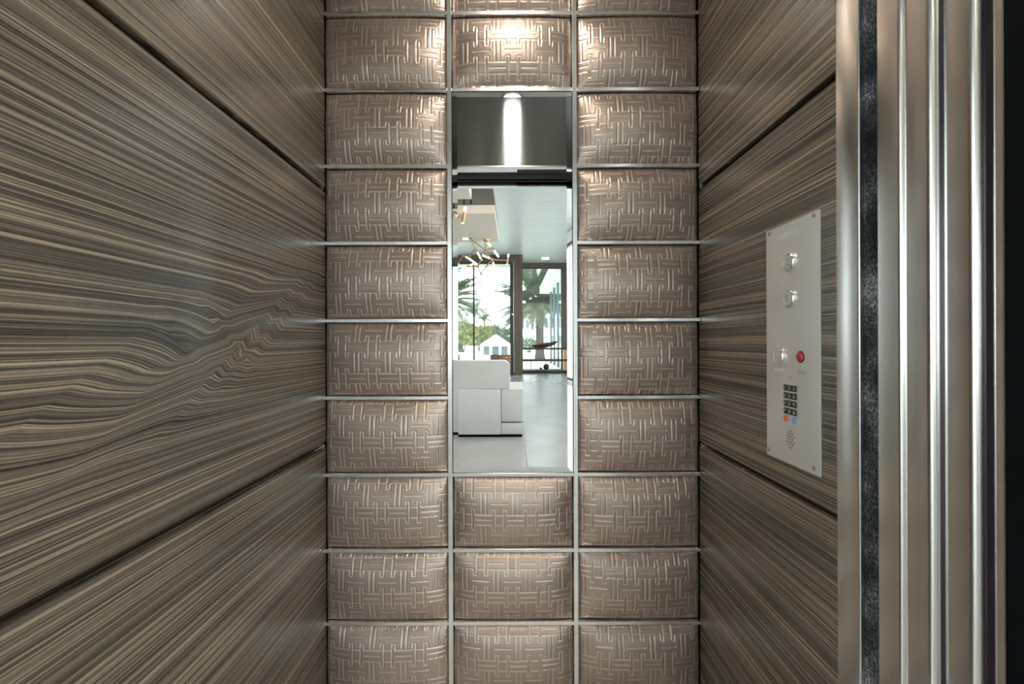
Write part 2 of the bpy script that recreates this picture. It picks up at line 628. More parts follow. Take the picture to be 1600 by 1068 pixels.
def cushion_mesh(wd, ht, ox, oz, nx=190, ny=116, depth=0.036):
    t = np.linspace(-1, 1, nx)
    s = np.linspace(-1, 1, ny)
    u, v = np.meshgrid(np.sign(t) * (1 - (1 - np.abs(t)) ** 1.25), np.sign(s) * (1 - (1 - np.abs(s)) ** 1.25))
    prof = (1 - np.abs(u) ** 4.5) ** 0.55 * (1 - np.abs(v) ** 3.0) ** 0.55
    prof = prof * (0.60 + 0.40 * (1 - u * u) * (1 - v * v))
    # the cover is drawn in a little along the seams, so the outline bows
    X = u * wd / 2 * (1 - 0.012 * (1 - prof) * np.abs(v))
    Z = v * ht / 2 * (1 - 0.015 * (1 - prof) * np.abs(u))
    d = lattice(X, Z, ox, oz)
    emb = -0.0012 * np.exp(-(d / 0.0015) ** 2) + 0.0004 * np.exp(-((d - 0.004) / 0.0016) ** 2)
    pucker = 0.0008 * np.sin(X * 230 + ox * 30) * np.exp(-((1 - np.abs(v)) / 0.10) ** 2)
    Y = -(prof * depth + emb * np.clip(prof * 3, 0, 1) + pucker * np.clip(prof * 4, 0, 1))
    verts = np.stack([X, Y, Z], -1).reshape(-1, 3).astype(np.float32)
    i = np.arange(nx * ny).reshape(ny, nx)
    q = np.stack([i[:-1, :-1], i[:-1, 1:], i[1:, 1:], i[1:, :-1]], -1).reshape(-1, 4)
    me = bpy.data.meshes.new('cushion_panel')
    me.vertices.add(len(verts))
    me.vertices.foreach_set('co', verts.ravel())
    me.loops.add(q.size)
    me.loops.foreach_set('vertex_index', q.ravel().astype(np.int32))
    me.polygons.add(len(q))
    me.polygons.foreach_set('loop_start', np.arange(0, q.size, 4, dtype=np.int32))
    me.update(calc_edges=True)
    line_sheen = np.exp(-(d / 0.0014) ** 2).ravel().astype(np.float32)
    at = me.attributes.new('line_sheen', 'FLOAT', 'POINT')
    at.data.foreach_set('value', line_sheen)
    me.shade_smooth()
    me.materials.append(M['fabric'])
    return me


wb = parent_loc(WALL_B)
for r in range(10):
    for c in range(3):
        if c == 1 and 2 <= r <= 6:
            continue
        xa = wx(COLS[c] + (TV / 2 if c else 1.0))
        xb = wx(COLS[c + 1] - (TV / 2 if c < 2 else 1.0))
        za = wz(ROWS[r + 1] - TH / 2)
        zb = wz(ROWS[r] + TH / 2)
        me = cushion_mesh(xb - xa, zb - za, rng.uniform(0, 1), rng.uniform(0, 1))
        o = bpy.data.objects.new('cushion_panel', me)
        COL.objects.link(o)
        o.parent = WALL_B
        o.location = Vector(((xa + xb) / 2, BACK + 0.015, (za + zb) / 2)) - wb

for c in (1, 2):
    MB().box(wx(COLS[c] - TV / 2), wx(COLS[c] + TV / 2), BACK, BACK + 0.016, wz(1091), CEIL, 0.001, 1).build('trim_strip', M['steel_trim'], WALL_B)
for r in range(1, 10):
    for c in range(3):
        if c == 1 and 3 <= r <= 6:
            continue
        MB().box(wx(COLS[c] + (TV / 2 if c else 0)), wx(COLS[c + 1] - (TV / 2 if c < 2 else 0)), BACK, BACK + 0.016,
                 wz(ROWS[r] + TH / 2), wz(ROWS[r] - TH / 2), 0.001, 1).build('trim_strip', M['steel_trim'], WALL_B)

# ------------------------------------------------------------------ the bevelled mirror
mx0, mx1, mz0, mz1 = wx(707.5), wx(894.5), wz(738), wz(143)
BV = 0.0145
mir = empty('wall_mirror', ((mx0 + mx1) / 2, BACK, mz0))
tag(mir, 'tall narrow mirror set between the padded wall squares', 'mirror')
dep = BV * math.tan(math.radians(4.5))
yf, ye = BACK + 0.001, BACK + 0.001 + dep
MB().quad((mx0 + BV, yf, mz0 + BV), (mx1 - BV, yf, mz0 + BV), (mx1 - BV, yf, mz1 - BV), (mx0 + BV, yf, mz1 - BV)).build('mirror_face', M['mirror'], mir)
I = [(mx0 + BV, mz0 + BV), (mx1 - BV, mz0 + BV), (mx1 - BV, mz1 - BV), (mx0 + BV, mz1 - BV)]
O = [(mx0, mz0), (mx1, mz0), (mx1, mz1), (mx0, mz1)]
for i in range(4):
    j = (i + 1) % 4
    MB().quad((O[i][0], ye, O[i][1]), (O[j][0], ye, O[j][1]), (I[j][0], yf, I[j][1]), (I[i][0], yf, I[i][1])).build('bevelled_edge', M['mirror'], mir)
MB().box(mx0 - 0.0015, mx1 + 0.0015, BACK + 0.004, BACK + 0.0155, mz0 - 0.0015, mz1 + 0.0015).build('mirror_backing', M['black'], mir)

# ------------------------------------------------------------------ cab front: transom, head, jambs, door stack
tr = MB().box(XL - 0.06, 0.62, 0.44, TRANS, HEAD, CEIL + 0.03).build('wall_front_transom', M['steel_dark'])
structure(tr, 'dark brushed steel transom over the cab doorway')
MB().box(XL, 0.555, 0.435, TRANS + 0.004, HEAD - 0.004, HEAD + 0.004, 0.001, 1).build('transom_lip', M['steel_trim'], tr)
MB().box(XL, 0.02, 0.40, 0.435, HEAD - 0.004, HEAD + 0.01, 0.001, 1).build('track_cover', M['steel_trim'], tr)
MB().box(0.02, 0.555, 0.415, 0.435, HEAD + 0.004, HEAD + 0.012, 0.001, 1).build('track_rail', M['steel_trim'], tr)
head = MB().box(XL - 0.06, 0.62, 0.26, 0.44, HEAD + 0.035, HEAD + 0.09).build('trim_1', M['black_slot'])
structure(head, 'dark slot above the elevator doorway')
MB().box(XL, 0.555, 0.385, 0.392, HEAD + 0.015, HEAD + 0.035).build('track_rail', M['steel_trim'], head)
lh = MB().box(XL - 0.06, 0.62, 0.17, 0.262, HEAD + 0.012, HEAD + 0.09).build('trim_2', M['steel'])
structure(lh, 'steel head of the landing door frame')
MB().box(XL, 0.02, 0.165, 0.205, HEAD - 0.002, HEAD + 0.012, 0.001, 1).build('head_strip', M['steel_trim'], lh)
MB().box(0.02, 0.555, 0.165, 0.185, HEAD + 0.002, HEAD + 0.012, 0.001, 1).build('head_strip', M['steel_trim'], lh)
MB().box(-0.3, 0.3, 0.235, 0.245, HEAD + 0.004, HEAD + 0.012).build('head_bolt_rail', M['steel'], lh)

ret = MB().box(0.5262, 0.60, 0.692, 0.7415, 0, CEIL, 0.0022, 3).build('trim_3', M['steel'], smooth=True)
structure(ret, 'flat stainless return at the end of the right cab wall')

seal = MB()
seal.box(0.5345, 0.60, 0.652, 0.6925, 0.0, CEIL)
seal_o = seal.build('trim_4', M['brush'])
structure(seal_o, 'dusty black brush seal between cab and doors')

door = empty('door_1', (0.58, 0.60, 0.0))
structure(door, 'stack of open brushed steel sliding door panels')
T = HEAD + 0.03
def rounded(x, y0, rad, n=7):
    # convex corner: comes along the side face at x, turns into the front
    return [(x + rad - rad * math.cos(math.pi / 2 * k / n), y0 - rad * math.sin(math.pi / 2 * k / n)) for k in range(n + 1)]


pan0 = [(0.60, 0.659), (0.5285, 0.659)] + rounded(0.5285, 0.6252, 0.0057) + rounded(0.5343, 0.588, 0.0081) + [(0.5440, 0.5799), (0.60, 0.5799)]
pan1 = [(0.60, 0.5789), (0.5468, 0.5789)] + rounded(0.5468, 0.5465, 0.0083) + [(0.60, 0.5382)]
MB().prism(pan0, 0.004, T, 'z').build('door_panel', M['steel_door'], door, smooth=True, angle=50)
MB().prism(pan1, 0.004, T, 'z').build('door_panel', M['steel_door'], door, smooth=True, angle=50)
MB().box(0.5440, 0.60, 0.5789, 0.5799, 0.004, T).build('door_dark_strip', M['black_gloss'], door)  # black strip stands in for the shade in the gap between panels
MB().box(0.5562, 0.60, 0.5260, 0.5380, 0.004, T, 0.001, 1).build('door_dark_strip', M['black_gloss'], door)  # glossy black strip next to the steel edge strip
MB().box(0.5555, 0.60, 0.5145, 0.5258, 0.004, T, 0.0018, 2).build('door_edge_strip', M['steel_door'], door)
jr = MB().box(0.5562, 0.66, 0.16, 0.5140, 0, HEAD + 0.012).build('trim_5', M['black'])
structure(jr, 'black landing jamb beside the door stack')
jl = MB().box(XL - 0.06, XL - 0.002, 0.16, 0.4395, 0, HEAD + 0.012).build('trim_6', M['steel'])
structure(jl, 'steel landing jamb at the left of the doorway')
sill = MB().box(XL, 0.555, 0.16, 0.44, 0.0, 0.004).build('trim_7', M['steel_trim'])
structure(sill, 'steel door sill')
for k in range(3):
    MB().box(XL, 0.555, 0.24 + 0.06 * k, 0.252 + 0.06 * k, 0.003, 0.0055).build('sill_groove', M['black_slot'], sill)

# ------------------------------------------------------------------ control panel
PXF = XR - 0.0035                       # face of the plate
panel = empty('control_panel', (XR, 0.86, 0.9165))
tag(panel, 'brushed steel elevator control panel with round buttons and keypad on the veneer', 'control panel')
MB().box(PXF, XR, 0.778, 0.942, 0.9165, 1.3755, 0.0012, 2).build('face_plate', M['steel_plate'], panel)


def on_panel(px, py):
    d = XR * F / (px - CX)
    return d, CAMZ + (CY - py) * d / F


for px, py in ((1205.5, 366.5), (1275.5, 337.5), (1204, 703), (1274.5, 733)):
    d, z = on_panel(px, py)
    MB().lathe([(0.0042, 0.001), (0.0042, -0.0008), (0.003, -0.0018), (0.0012, -0.002)], (PXF, d, z), 'x', 16).build('screw', M['mark'], panel, smooth=True)


def text_mesh(txt, size, mat, name, parent, d, z, x=None, depth=0.0002):
    cu = bpy.data.curves.new(name, 'FONT')
    cu.body = txt
    cu.size = size
    cu.extrude = depth
    cu.align_x = 'CENTER'
    cu.align_y = 'CENTER'
    ob = bpy.data.objects.new(name, cu)
    COL.objects.link(ob)
    dg = bpy.context.evaluated_depsgraph_get()
    me = bpy.data.meshes.new_from_object(ob.evaluated_get(dg))
    bpy.data.objects.remove(ob)
    me.materials.clear()
    me.materials.append(mat)
    o = bpy.data.objects.new(name, me)
    COL.objects.link(o)
    o.parent = parent
    o.rotation_euler = (math.pi / 2, 0, -math.pi / 2)
    o.location = Vector((PXF if x is None else x, d, z)) - parent_loc(parent)
    return o


def round_button(px, py, dia, txt):
    d, z = on_panel(px, py)
    r = dia / 2
    b = MB().lathe([(r, 0.0005), (r, -0.0040), (r - 0.0012, -0.0052), (r - 0.0030, -0.0052), (r - 0.0036, -0.0032)], (PXF, d, z), 'x', 36)
    b = b.build('push_button', M['chrome'], panel, smooth=True)
    MB().lathe([(r - 0.0037, -0.0030), (r - 0.0037, -0.0046), (r - 0.0050, -0.0052), (0.001, -0.0054)], (PXF, d, z), 'x', 36).build('button_face', M['steel_plate'], b, smooth=True)
    if txt:
        text_mesh(txt, r * 1.15, M['mark'], 'engraved_number', b, d, z, PXF - 0.0054, 0.0003)
    return b


round_button(1238, 411, 0.0335, '2')
round_button(1238, 468, 0.0335, '1')
round_button(1221.5, 557.5, 0.0335, '')
d, z = on_panel(1254, 559)
rb = MB().lathe([(0.0108, 0.0005), (0.0108, -0.0008), (0.0098, -0.0012), (0.0094, -0.0004)], (PXF, d, z), 'x', 28).build('stop_button_ring', M['key_black'], panel, smooth=True)
MB().lathe([(0.0086, 0), (0.0086, -0.0022), (0.0075, -0.0038), (0.005, -0.0048), (0.001, -0.0052)], (PXF, d, z), 'x', 28).build('stop_button', M['red'], panel, smooth=True)
d, z = on_panel(1220, 579.5)
text_mesh('ALARM', 0.0098, M['etch'], 'engraved_word', panel, d, z)
d, z = on_panel(1255.5, 584)
text_mesh('STOP', 0.0105, M['mark'], 'engraved_word', panel, d, z)
# the worn, unreadable engraving at the head of the plate: two groups of short strokes
mk = MB()
for k in range(8):
    dd = 0.8985 - k * 0.0052
    hh = 0.0040 if k % 3 else 0.0052
    mk.box(PXF - 0.0002, PXF + 0.0004, dd, dd - 0.0013 - 0.0006 * (k % 2), 1.3545 - hh, 1.3545 + hh * (0.6 if k % 2 else 1))
for k in range(3):
    dd = 0.851 - k * 0.0066
    mk.box(PXF - 0.0002, PXF + 0.0004, dd, dd - 0.0014, 1.3535 - 0.0048, 1.3535 + 0.0046)
    mk.box(PXF - 0.0002, PXF + 0.0004, dd, dd - 0.0042, 1.3535 + 0.0034, 1.3535 + 0.0048)
mk.build('worn_engraving', M['etch'], panel)

kd = [on_panel(1231, 606)[0], on_panel(1238, 606)[0], on_panel(1244.8, 606)[0]]
labels = ['1', '2', '3', '4', '5', '6', '7', '8', '9', '*', '0', '#']
kz = [on_panel(1231, 606.5 + 12.05 * i)[1] for i in range(5)]
for r in range(5):
    for c in range(3):
        if r == 4 and c == 1:
            continue
        mat = M['key_black'] if r < 4 else (M['key_red'] if c == 0 else M['key_blue'])
        key = MB().box(PXF - 0.0022, PXF + 0.0005, kd[c] - 0.0052, kd[c] + 0.0052, kz[r] - 0.0058, kz[r] + 0.0058, 0.0008, 1).build('key', mat, panel)
        if r < 4:
            text_mesh(labels[r * 3 + c], 0.0085, M['etch'], 'key_number', key, kd[c], kz[r], PXF - 0.0023, 0.0001)
for px, py in ((1237.6, 591), (1237.4, 656)):
    d, z = on_panel(px, py)
    MB().lathe([(0.0019, 0.0003), (0.0019, -0.0006), (0.0008, -0.0010)], (PXF, d, z), 'x', 12).build('indicator_light', M['mark'], panel)
sd, sz = on_panel(1237.3, 687.5)
for r, n in enumerate((2, 3, 4, 3, 4, 3, 2)):
    for c in range(n):
        MB().lathe([(0.0016, 0.0005), (0.0016, -0.00015), (0.0008, -0.00018)], (PXF, sd + (c - (n - 1) / 2) * 0.0072, sz + (3 - r) * 0.0052), 'x', 10).build('speaker_hole', M['key_black'], panel)

# ------------------------------------------------------------------ cab ceiling lamps
for k, (lx, ly) in enumerate(((0.0, 0.66), (0.0, 1.06))):
    L = empty('ceiling_light', (lx, ly, CEIL))
    tag(L, ('round recessed lamp in the cab ceiling next to the doorway', 'round recessed lamp in the cab ceiling next to the mirror')[k], 'lamp')
    MB().lathe([(0.055, 0.0), (0.055, -0.006), (0.046, -0.008), (0.042, -0.002)], (lx, ly, CEIL), 'z', 32).build('trim_ring', M['steel_trim'], L, smooth=True)
    MB().lathe([(0.041, -0.001), (0.038, -0.004), (0.005, -0.005)], (lx, ly, CEIL), 'z', 32).build('lens', M['lens'], L, smooth=True)
    ld = bpy.data.lights.new('lamp_light', 'AREA')
    ld.shape = 'DISK'
    ld.size = 0.08
    ld.energy = CAB_LAMP
    ld.color = (1.0, 0.93, 0.82)
    lo = bpy.data.objects.new('lamp_light', ld)
    COL.objects.link(lo)
    lo.parent = L
    lo.location = (0, 0, -0.012)

# ------------------------------------------------------------------ the living room behind the camera
RX0, RX1 = -6.6, 3.3
RYF, RYN = -13.36, 0.16          # left window plane, landing wall
RYB = -15.04                     # window plane of the bay
RC = 4.195
floor = MB().box(RX0 - 0.2, RX1 + 0.2, RYB - 0.2, RYN, -0.08, -0.004).build('floor', M['grout'])
structure(floor, 'pale grey tiled living room floor')
tile_me = None
x0 = 0.122 - 6 * 1.2
fl = parent_loc(floor)
for i in range(9):
    for j in range(14):
        xa = x0 + 1.2 * i
        yb = 2 * BACK - 5.24 + 1.165 * 4 - 1.165 * j
        xa2, xb2 = max(xa + 0.0025, RX0), min(xa + 1.1975, RX1)
        ya2, yb2 = max(yb - 1.1625, RYB), min(yb - 0.0025, RYN)
        if xb2 - xa2 < 0.05 or yb2 - ya2 < 0.05:
            continue
        MB().box(xa2, xb2, ya2, yb2, -0.01, 0.0, 0.0012, 1).build('floor_tile', M['tile'], floor)

ceil = MB().box(RX0 - 0.2, RX1 + 0.2, RYB - 0.2, RYN + 0.2, RC, RC + 0.25).build('ceiling', M['ceiling'])
structure(ceil, 'wood grain living room ceiling with window glare painted in as pale grey')
MB().box(-3.6, -0.39, 2 * BACK - 12.0, 2 * BACK - 4.0, RC - 0.012, RC).build('wood_inlay', M['veneer_ceiling'], ceil)


def wall_with_hole(name, plane, span, holes, mat, label=None, thick=0.14):
    """a wall in the XZ or YZ plane, with rectangular openings given along its length"""
    mb = MB()
    axis, pos_ = plane
    a0, a1, z0, z1 = span
    cuts = sorted(holes)
    def put(p, q, r, s):
        if q - p < 1e-4 or s - r < 1e-4:
            return
        if axis == 'y':
            mb.box(p, q, pos_, pos_ + thick, r, s)
        else:
            mb.box(pos_, pos_ + thick, p, q, r, s)
    cur = a0
    for (p, q, r, s) in cuts:
        put(cur, p, z0, z1)
        put(p, q, z0, r)
        put(p, q, s, z1)
        cur = q
    put(cur, a1, z0, z1)
    o = mb.build(name, mat)
    structure(o, label)
    return o


wall_with_hole('wall_landing', ('y', RYN), (RX0, RX1, 0, RC), [(XL - 0.06, 0.62, 0, HEAD + 0.09)], M['white_wall'], 'white landing wall around the elevator doorway')
ADDED_WIN_R = [(-12.0, -8.6), (-8.2, -4.8), (-4.4, -0.7)]  # side windows out of view, added so daylight reaches the cab
ADDED_WIN_L = [(-8.6, -6.2), (-5.0, -2.2)]
wall_with_hole('wall_room_right', ('x', RX1), (RYB - 0.2, RYN + 0.14, 0, RC), [(a, b, 0.08, 3.9) for a, b in ADDED_WIN_R], M['white_wall'], 'white living room wall with unseen tall windows added for daylight')
wall_with_hole('wall_room_left', ('x', RX0 - 0.14), (RYF - 0.2, RYN + 0.14, 0, RC), [(a, b, 0.08, 3.9) for a, b in ADDED_WIN_L], M['white_wall'], 'white living room wall with unseen tall windows added for daylight')

wcount = [0]


def window_x(x, ya, yb, za, zb, normal):  # unseen window put in for its daylight
    wcount[0] += 1
    w_ = empty('window_%d' % wcount[0], (x, (ya + yb) / 2, za))
    structure(w_)
    t = 0.07
    for (p, q, r, s) in ((ya, yb, za, za + t), (ya, yb, zb - t, zb), (ya, ya + t, za + t, zb - t), (yb - t, yb, za + t, zb - t), ((ya + yb) / 2 - t / 2, (ya + yb) / 2 + t / 2, za + t, zb - t)):
        MB().box(x - 0.04, x + 0.04, p, q, r, s).build('window_frame', M['frame'], w_)
    for (p, q) in ((ya + t, (ya + yb) / 2 - t / 2), ((ya + yb) / 2 + t / 2, yb - t)):
        MB().box(x - 0.004, x + 0.004, p, q, za + t, zb - t).build('pane', M['pane'], w_)
    pd = bpy.data.lights.new('daylight_portal', 'AREA')
    pd.shape = 'RECTANGLE'
    pd.size = zb - za
    pd.size_y = yb - ya
    pd.cycles.is_portal = True
    po = bpy.data.objects.new('daylight_portal', pd)
    COL.objects.link(po)
    po.location = (x - normal * 0.02, (ya + yb) / 2, (za + zb) / 2)
    po.rotation_euler = Vector((normal, 0, 0)).to_track_quat('-Z', 'Y').to_euler()
    po.rotation_euler = (0, math.pi / 2 if normal < 0 else -math.pi / 2, 0)


for a, b in ADDED_WIN_R:
    window_x(RX1 + 0.07, a, b, 0.08, 3.9, -1)
for a, b in ADDED_WIN_L:
    window_x(RX0 - 0.07, a, b, 0.08, 3.9, 1)

# far glazing: the wide window on the left of the column
wcount[0] += 1
W1 = empty('window_%d' % wcount[0], (-2.5, RYF, 0.0))
structure(W1, 'wide window wall with slim dark mullions')
R1 = 2 * BACK - RYF
xm = (740.5 - CX) * R1 / F
xj = (797 - CX) * R1 / F
xk = (803 - CX) * R1 / F
zh = CAMZ + (CY - 409) * R1 / F
MB().box(RX0, xk, RYF - 0.10, RYF, zh, RC).build('window_head', M['veneer_column'], W1)
MB().box(RX0, xk, RYF - 0.07, RYF + 0.01, zh - 0.07, zh).build('window_frame', M['frame'], W1)
MB().box(RX0, xk, RYF - 0.07, RYF, 0.0, 0.09).build('window_frame', M['frame'], W1)
MB().box(xj, xk, RYF - 0.07, RYF + 0.012, 0.09, zh).build('window_frame', M['frame'], W1)
MB().box(xk - 0.012, xk, RYF + 0.012, RYF + 0.02, 0.09, zh).build('frame_bead', M['steel_trim'], W1)
MB().lathe([(0.03, 0), (0.03, 0.02), (0.012, 0.03)], ((801 - CX) * R1 / F, RYF + 0.012, CAMZ + (CY - 491) * R1 / F), 'y', 12).build('door_knob', M['chrome'], W1)
mull = [RX0 + 0.03, xm - 3.2, xm - 1.6, xm]
for x in mull:
    MB().box(x - 0.03, x + 0.03, RYF - 0.06, RYF, 0.09, zh - 0.07).build('mullion', M['frame'], W1)
edges = mull + [xj]
for a, b in zip(edges[:-1], edges[1:]):
    MB().box(a + 0.03, b - (0.03 if b != xj else 0), RYF - 0.036, RYF - 0.03, 0.09, zh - 0.07).build('pane', M['pane'], W1)

R2 = 2 * BACK - RYB
xc1 = (817 - CX) * R1 / F
colm = MB().box(xk, xc1, RYB - 0.1, RYF + 0.03, 0, RC).build('wall_column', M['veneer_column'])
structure(colm, 'dark wood clad column between the two far windows')
MB().box(xk + 0.15, xk + 0.158, RYF + 0.03, RYF + 0.033, 0, RC).build('panel_joint', M['frame'], colm)

wcount[0] += 1
xr0, xr1 = xc1, (887.5 - CX) * R2 / F
W2 = empty('window_%d' % wcount[0], ((xr0 + xr1) / 2, RYB, 0.0))
structure(W2, 'far window behind the low shelf with palm outside')
zh2 = CAMZ + (CY - 418) * R2 / F
MB().box(xr0, xr1, RYB - 0.10, RYB + 0.04, zh2, RC).build('window_head', M['veneer_column'], W2)
MB().box(xr0, xr1, RYB - 0.08, RYB + 0.02, zh2 - 0.05, zh2).build('window_frame', M['frame'], W2)
MB().box((876.5 - CX) * R2 / F, xr1, RYB - 0.08, RYB + 0.05, 0.0, zh2).build('window_frame', M['veneer_column'], W2)
MB().box(xr0, xr1, RYB - 0.08, RYB, 0.0, 0.10).build('window_frame', M['frame'], W2)
MB().box(xr0, (876.5 - CX) * R2 / F, RYB - 0.05, RYB - 0.044, 0.10, zh2 - 0.05).build('pane', M['pane'], W2)
wfr = MB().box(xr1, RX1 + 0.14, RYB - 0.1, RYB + 0.05, 0, RC).build('wall_far', M['white_wall'])
structure(wfr, 'white wall at the right of the far window')

# floating ceiling clouds
def cloud(xa, xb, Ra, Rb, za, zb, label):
    t_ = empty('ceiling_cloud', ((xa + xb) / 2, 2 * BACK - (Ra + Rb) / 2, za))
    tag(t_, label, 'ceiling panel')
    MB().box(xa, xb, 2 * BACK - Rb, 2 * BACK - Ra, za, zb, 0.004, 1).build('panel', M['beige'], t_)
    for sx in (0.2, 0.8):
        for sy in (0.2, 0.8):
            x = xa + (xb - xa) * sx
            y = 2 * BACK - (Ra + (Rb - Ra) * sy)
            MB().tube((x, y, zb), (x, y, RC), 0.02, seg=8).build('hanger_rod', M['frame'], t_)
    return t_


cloud(-3.1, -0.30, 7.6, 9.80, 3.30, 3.44, 'beige floating ceiling panel above the branching chandelier, near the windows')
cloud(-3.1, -0.62, 4.4, 6.85, 3.30, 3.44, 'beige floating ceiling panel closer to the elevator')

# ------------------------------------------------------------------ branching chandeliers
def chandelier(C, scale, label, top):
    t_ = empty('chandelier', (C.x, C.y, C.z))
    tag(t_, label, 'chandelier', 'branching brass chandeliers')
    def P(zx, zy, dz):
        # zoomed pixel of the drawing -> offset from the hub
        return C + Vector(((zx - 370) / 6.28 * scale, dz * scale * 10, -(zy - 695) / 6.28 * scale))
    nodes = {'A': P(370, 695, 0), 'B': P(232, 600, 1.2), 'C': P(440, 685, 1.0), 'D': P(435, 790, 0.6), 'E': P(585, 790, -0.6),
             'F': P(325, 925, 0.2), 'G': P(290, 845, -1.0), 'H': P(145, 725, -1.4), 'I': P(265, 660, -1.6), 'J': P(205, 722, -2.0),
             'K': P(245, 800, -1.6), 'L': P(85, 800, -2.2), 'M': P(195, 848, -0.4), 'N': P(60, 790, -1.0)}
    arms = ['AB', 'AC', 'AD', 'AG', 'DE', 'DF', 'FG', 'IJ', 'JK', 'KG', 'HJ', 'HL', 'GM', 'LN', 'BI']
    for a in arms:
        MB().tube(nodes[a[0]], nodes[a[1]], 0.013, seg=8).build('arm', M['brass'], t_, smooth=True)
    for k in 'ABCDEFGHIJKLM':
        c = nodes[k]
        MB().lathe([(0.006, -0.026), (0.021, -0.018), (0.026, 0), (0.021, 0.018), (0.006, 0.026)], c, 'z', 10).build('joint', M['brass'], t_, smooth=True)
    tubes = [('C', P(502, 778, 1.6)), ('E', P(597, 725, -0.6)), ('E', P(578, 828, -0.6)), ('H', P(285, 825, -0.4)), ('I', P(325, 770, -2.2)),
             ('D', P(350, 765, 1.8)), ('B', P(170, 615, 2.4)), ('N', P(70, 740, -1.0)), ('M', P(265, 830, 0.6)), ('C', P(405, 655, 2.2)),
             ('F', P(380, 995, 0.9)), ('D', P(462, 868, -0.8))]
    for k, e in tubes:
        s = nodes[k]
        d_ = (e - s).normalized()
        m_ = s + d_ * 0.075
        sk = MB().tube(s, m_, 0.017, 0.021, seg=10).build('lamp_socket', M['brass'], t_, smooth=True)
        MB().tube(m_, e, 0.021, seg=10).build('glass_tube', M['tube'], t_, smooth=True)
    MB().tube(nodes['A'], (C.x, C.y, top), 0.011, seg=8).build('stem', M['brass'], t_)
    MB().lathe([(0.02, -0.05), (0.09, -0.035), (0.10, 0.0)], (C.x, C.y, top), 'z', 20).build('canopy', M['brass'], t_, smooth=True)
    return t_


RCH = 9.55
C1 = refl(758.9, 390.7, RCH)
chandelier(C1, RCH / F, 'branching brass chandelier hanging in front of the wide window', 3.30)
C2 = Vector((-1.12, 2 * BACK - 6.0, 3.02))
chandelier(C2, 6.0 / F * 1.6, 'branching brass chandelier closer to the elevator', 3.30)

# ------------------------------------------------------------------ sofa
RS = 5.49
ys = 2 * BACK - RS
sofa = empty('sofa', (-0.9, ys - 0.5, 0.0))
tag(sofa, 'white leather sofa with low arm standing on grey tiles', 'sofa')
xe = (818 - CX) * RS / F
xb_ = (796 - CX) * RS / F
xs = (782.5 - CX) * RS / F
MB().box(-2.1, xe - 0.02, ys - 0.95, ys - 0.03, 0.0, 0.035).build('plinth', M['black'], sofa)
MB().box(-2.1, xs - 0.002, ys - 0.30, ys, 0.035, 0.585, 0.006, 2).build('back_panel', M['sofa'], sofa, smooth=True)
MB().box(xs + 0.002, xe, ys - 0.95, ys, 0.185, 0.588, 0.014, 3).build('arm', M['sofa'], sofa, smooth=True)
MB().box(xs + 0.002, xe - 0.012, ys - 0.94, ys - 0.006, 0.035, 0.172, 0.008, 2).build('arm_base', M['sofa'], sofa, smooth=True)
MB().box(-2.1, xs - 0.002, ys - 0.95, ys - 0.302, 0.035, 0.30, 0.02, 3).build('seat_base', M['sofa'], sofa, smooth=True)
for k in range(2):
    xa = -2.09 + k * 0.97
    MB().box(xa, xa + 0.955, ys - 0.96, ys - 0.305, 0.302, 0.46, 0.05, 4).build('seat_cushion', M['sofa'], sofa, smooth=True)
bp = [(-2.1, 0.587), (xb_, 0.587), (xb_, 0.85)] + [(xb_ - 0.08 + 0.08 * math.cos(t_), 0.85 + 0.075 * math.sin(t_)) for t_ in [math.pi / 2 * k_ / 6 for k_ in range(1, 7)]] + [(-2.1, 0.925)]
MB().prism(bp, ys - 0.30, ys - 0.004, 'y').build('backrest', M['sofa'], sofa, smooth=True)
MB().box(-0.40, -0.06, ys - 0.02, ys + 0.0015, 0.583, 0.587).build('seam', M['grout'], sofa)

# brown dotted armchairs near the window
def armchair(px, R, label):
    c = Vector(((px - CX) * R / F, 2 * BACK - R, 0))
    t_ = empty('armchair', c)
    tag(t_, label, 'armchair', 'brown dotted armchairs by the window')
    pts_o, pts_i = [], []
    for i in range(13):
        an = math.radians(-10 + 200 * i / 12)
        pts_o.append((c.x + 0.33 * math.cos(an), c.y + 0.33 * math.sin(an)))
        pts_i.append((c.x + 0.25 * math.cos(an), c.y + 0.25 * math.sin(an)))
    MB().prism(pts_o + pts_i[::-1], 0.14, 0.75).build('backrest', M['dotted'], t_, smooth=True)
    MB().lathe([(0.24, 0.14), (0.245, 0.38), (0.22, 0.44), (0.05, 0.45)], c, 'z', 24).build('seat', M['dotted'], t_, smooth=True)
    for sx in (-1, 1):
        for sy in (-1, 1):
            MB().tube((c.x + sx * 0.17, c.y + sy * 0.17, 0.0), (c.x + sx * 0.15, c.y + sy * 0.15, 0.15), 0.015, 0.02, 8).build('leg', M['frame'], t_)
    return t_


armchair(782, 14.6, 'brown dotted round armchair by the column')
armchair(702, 14.6, 'brown dotted round armchair away from the column')

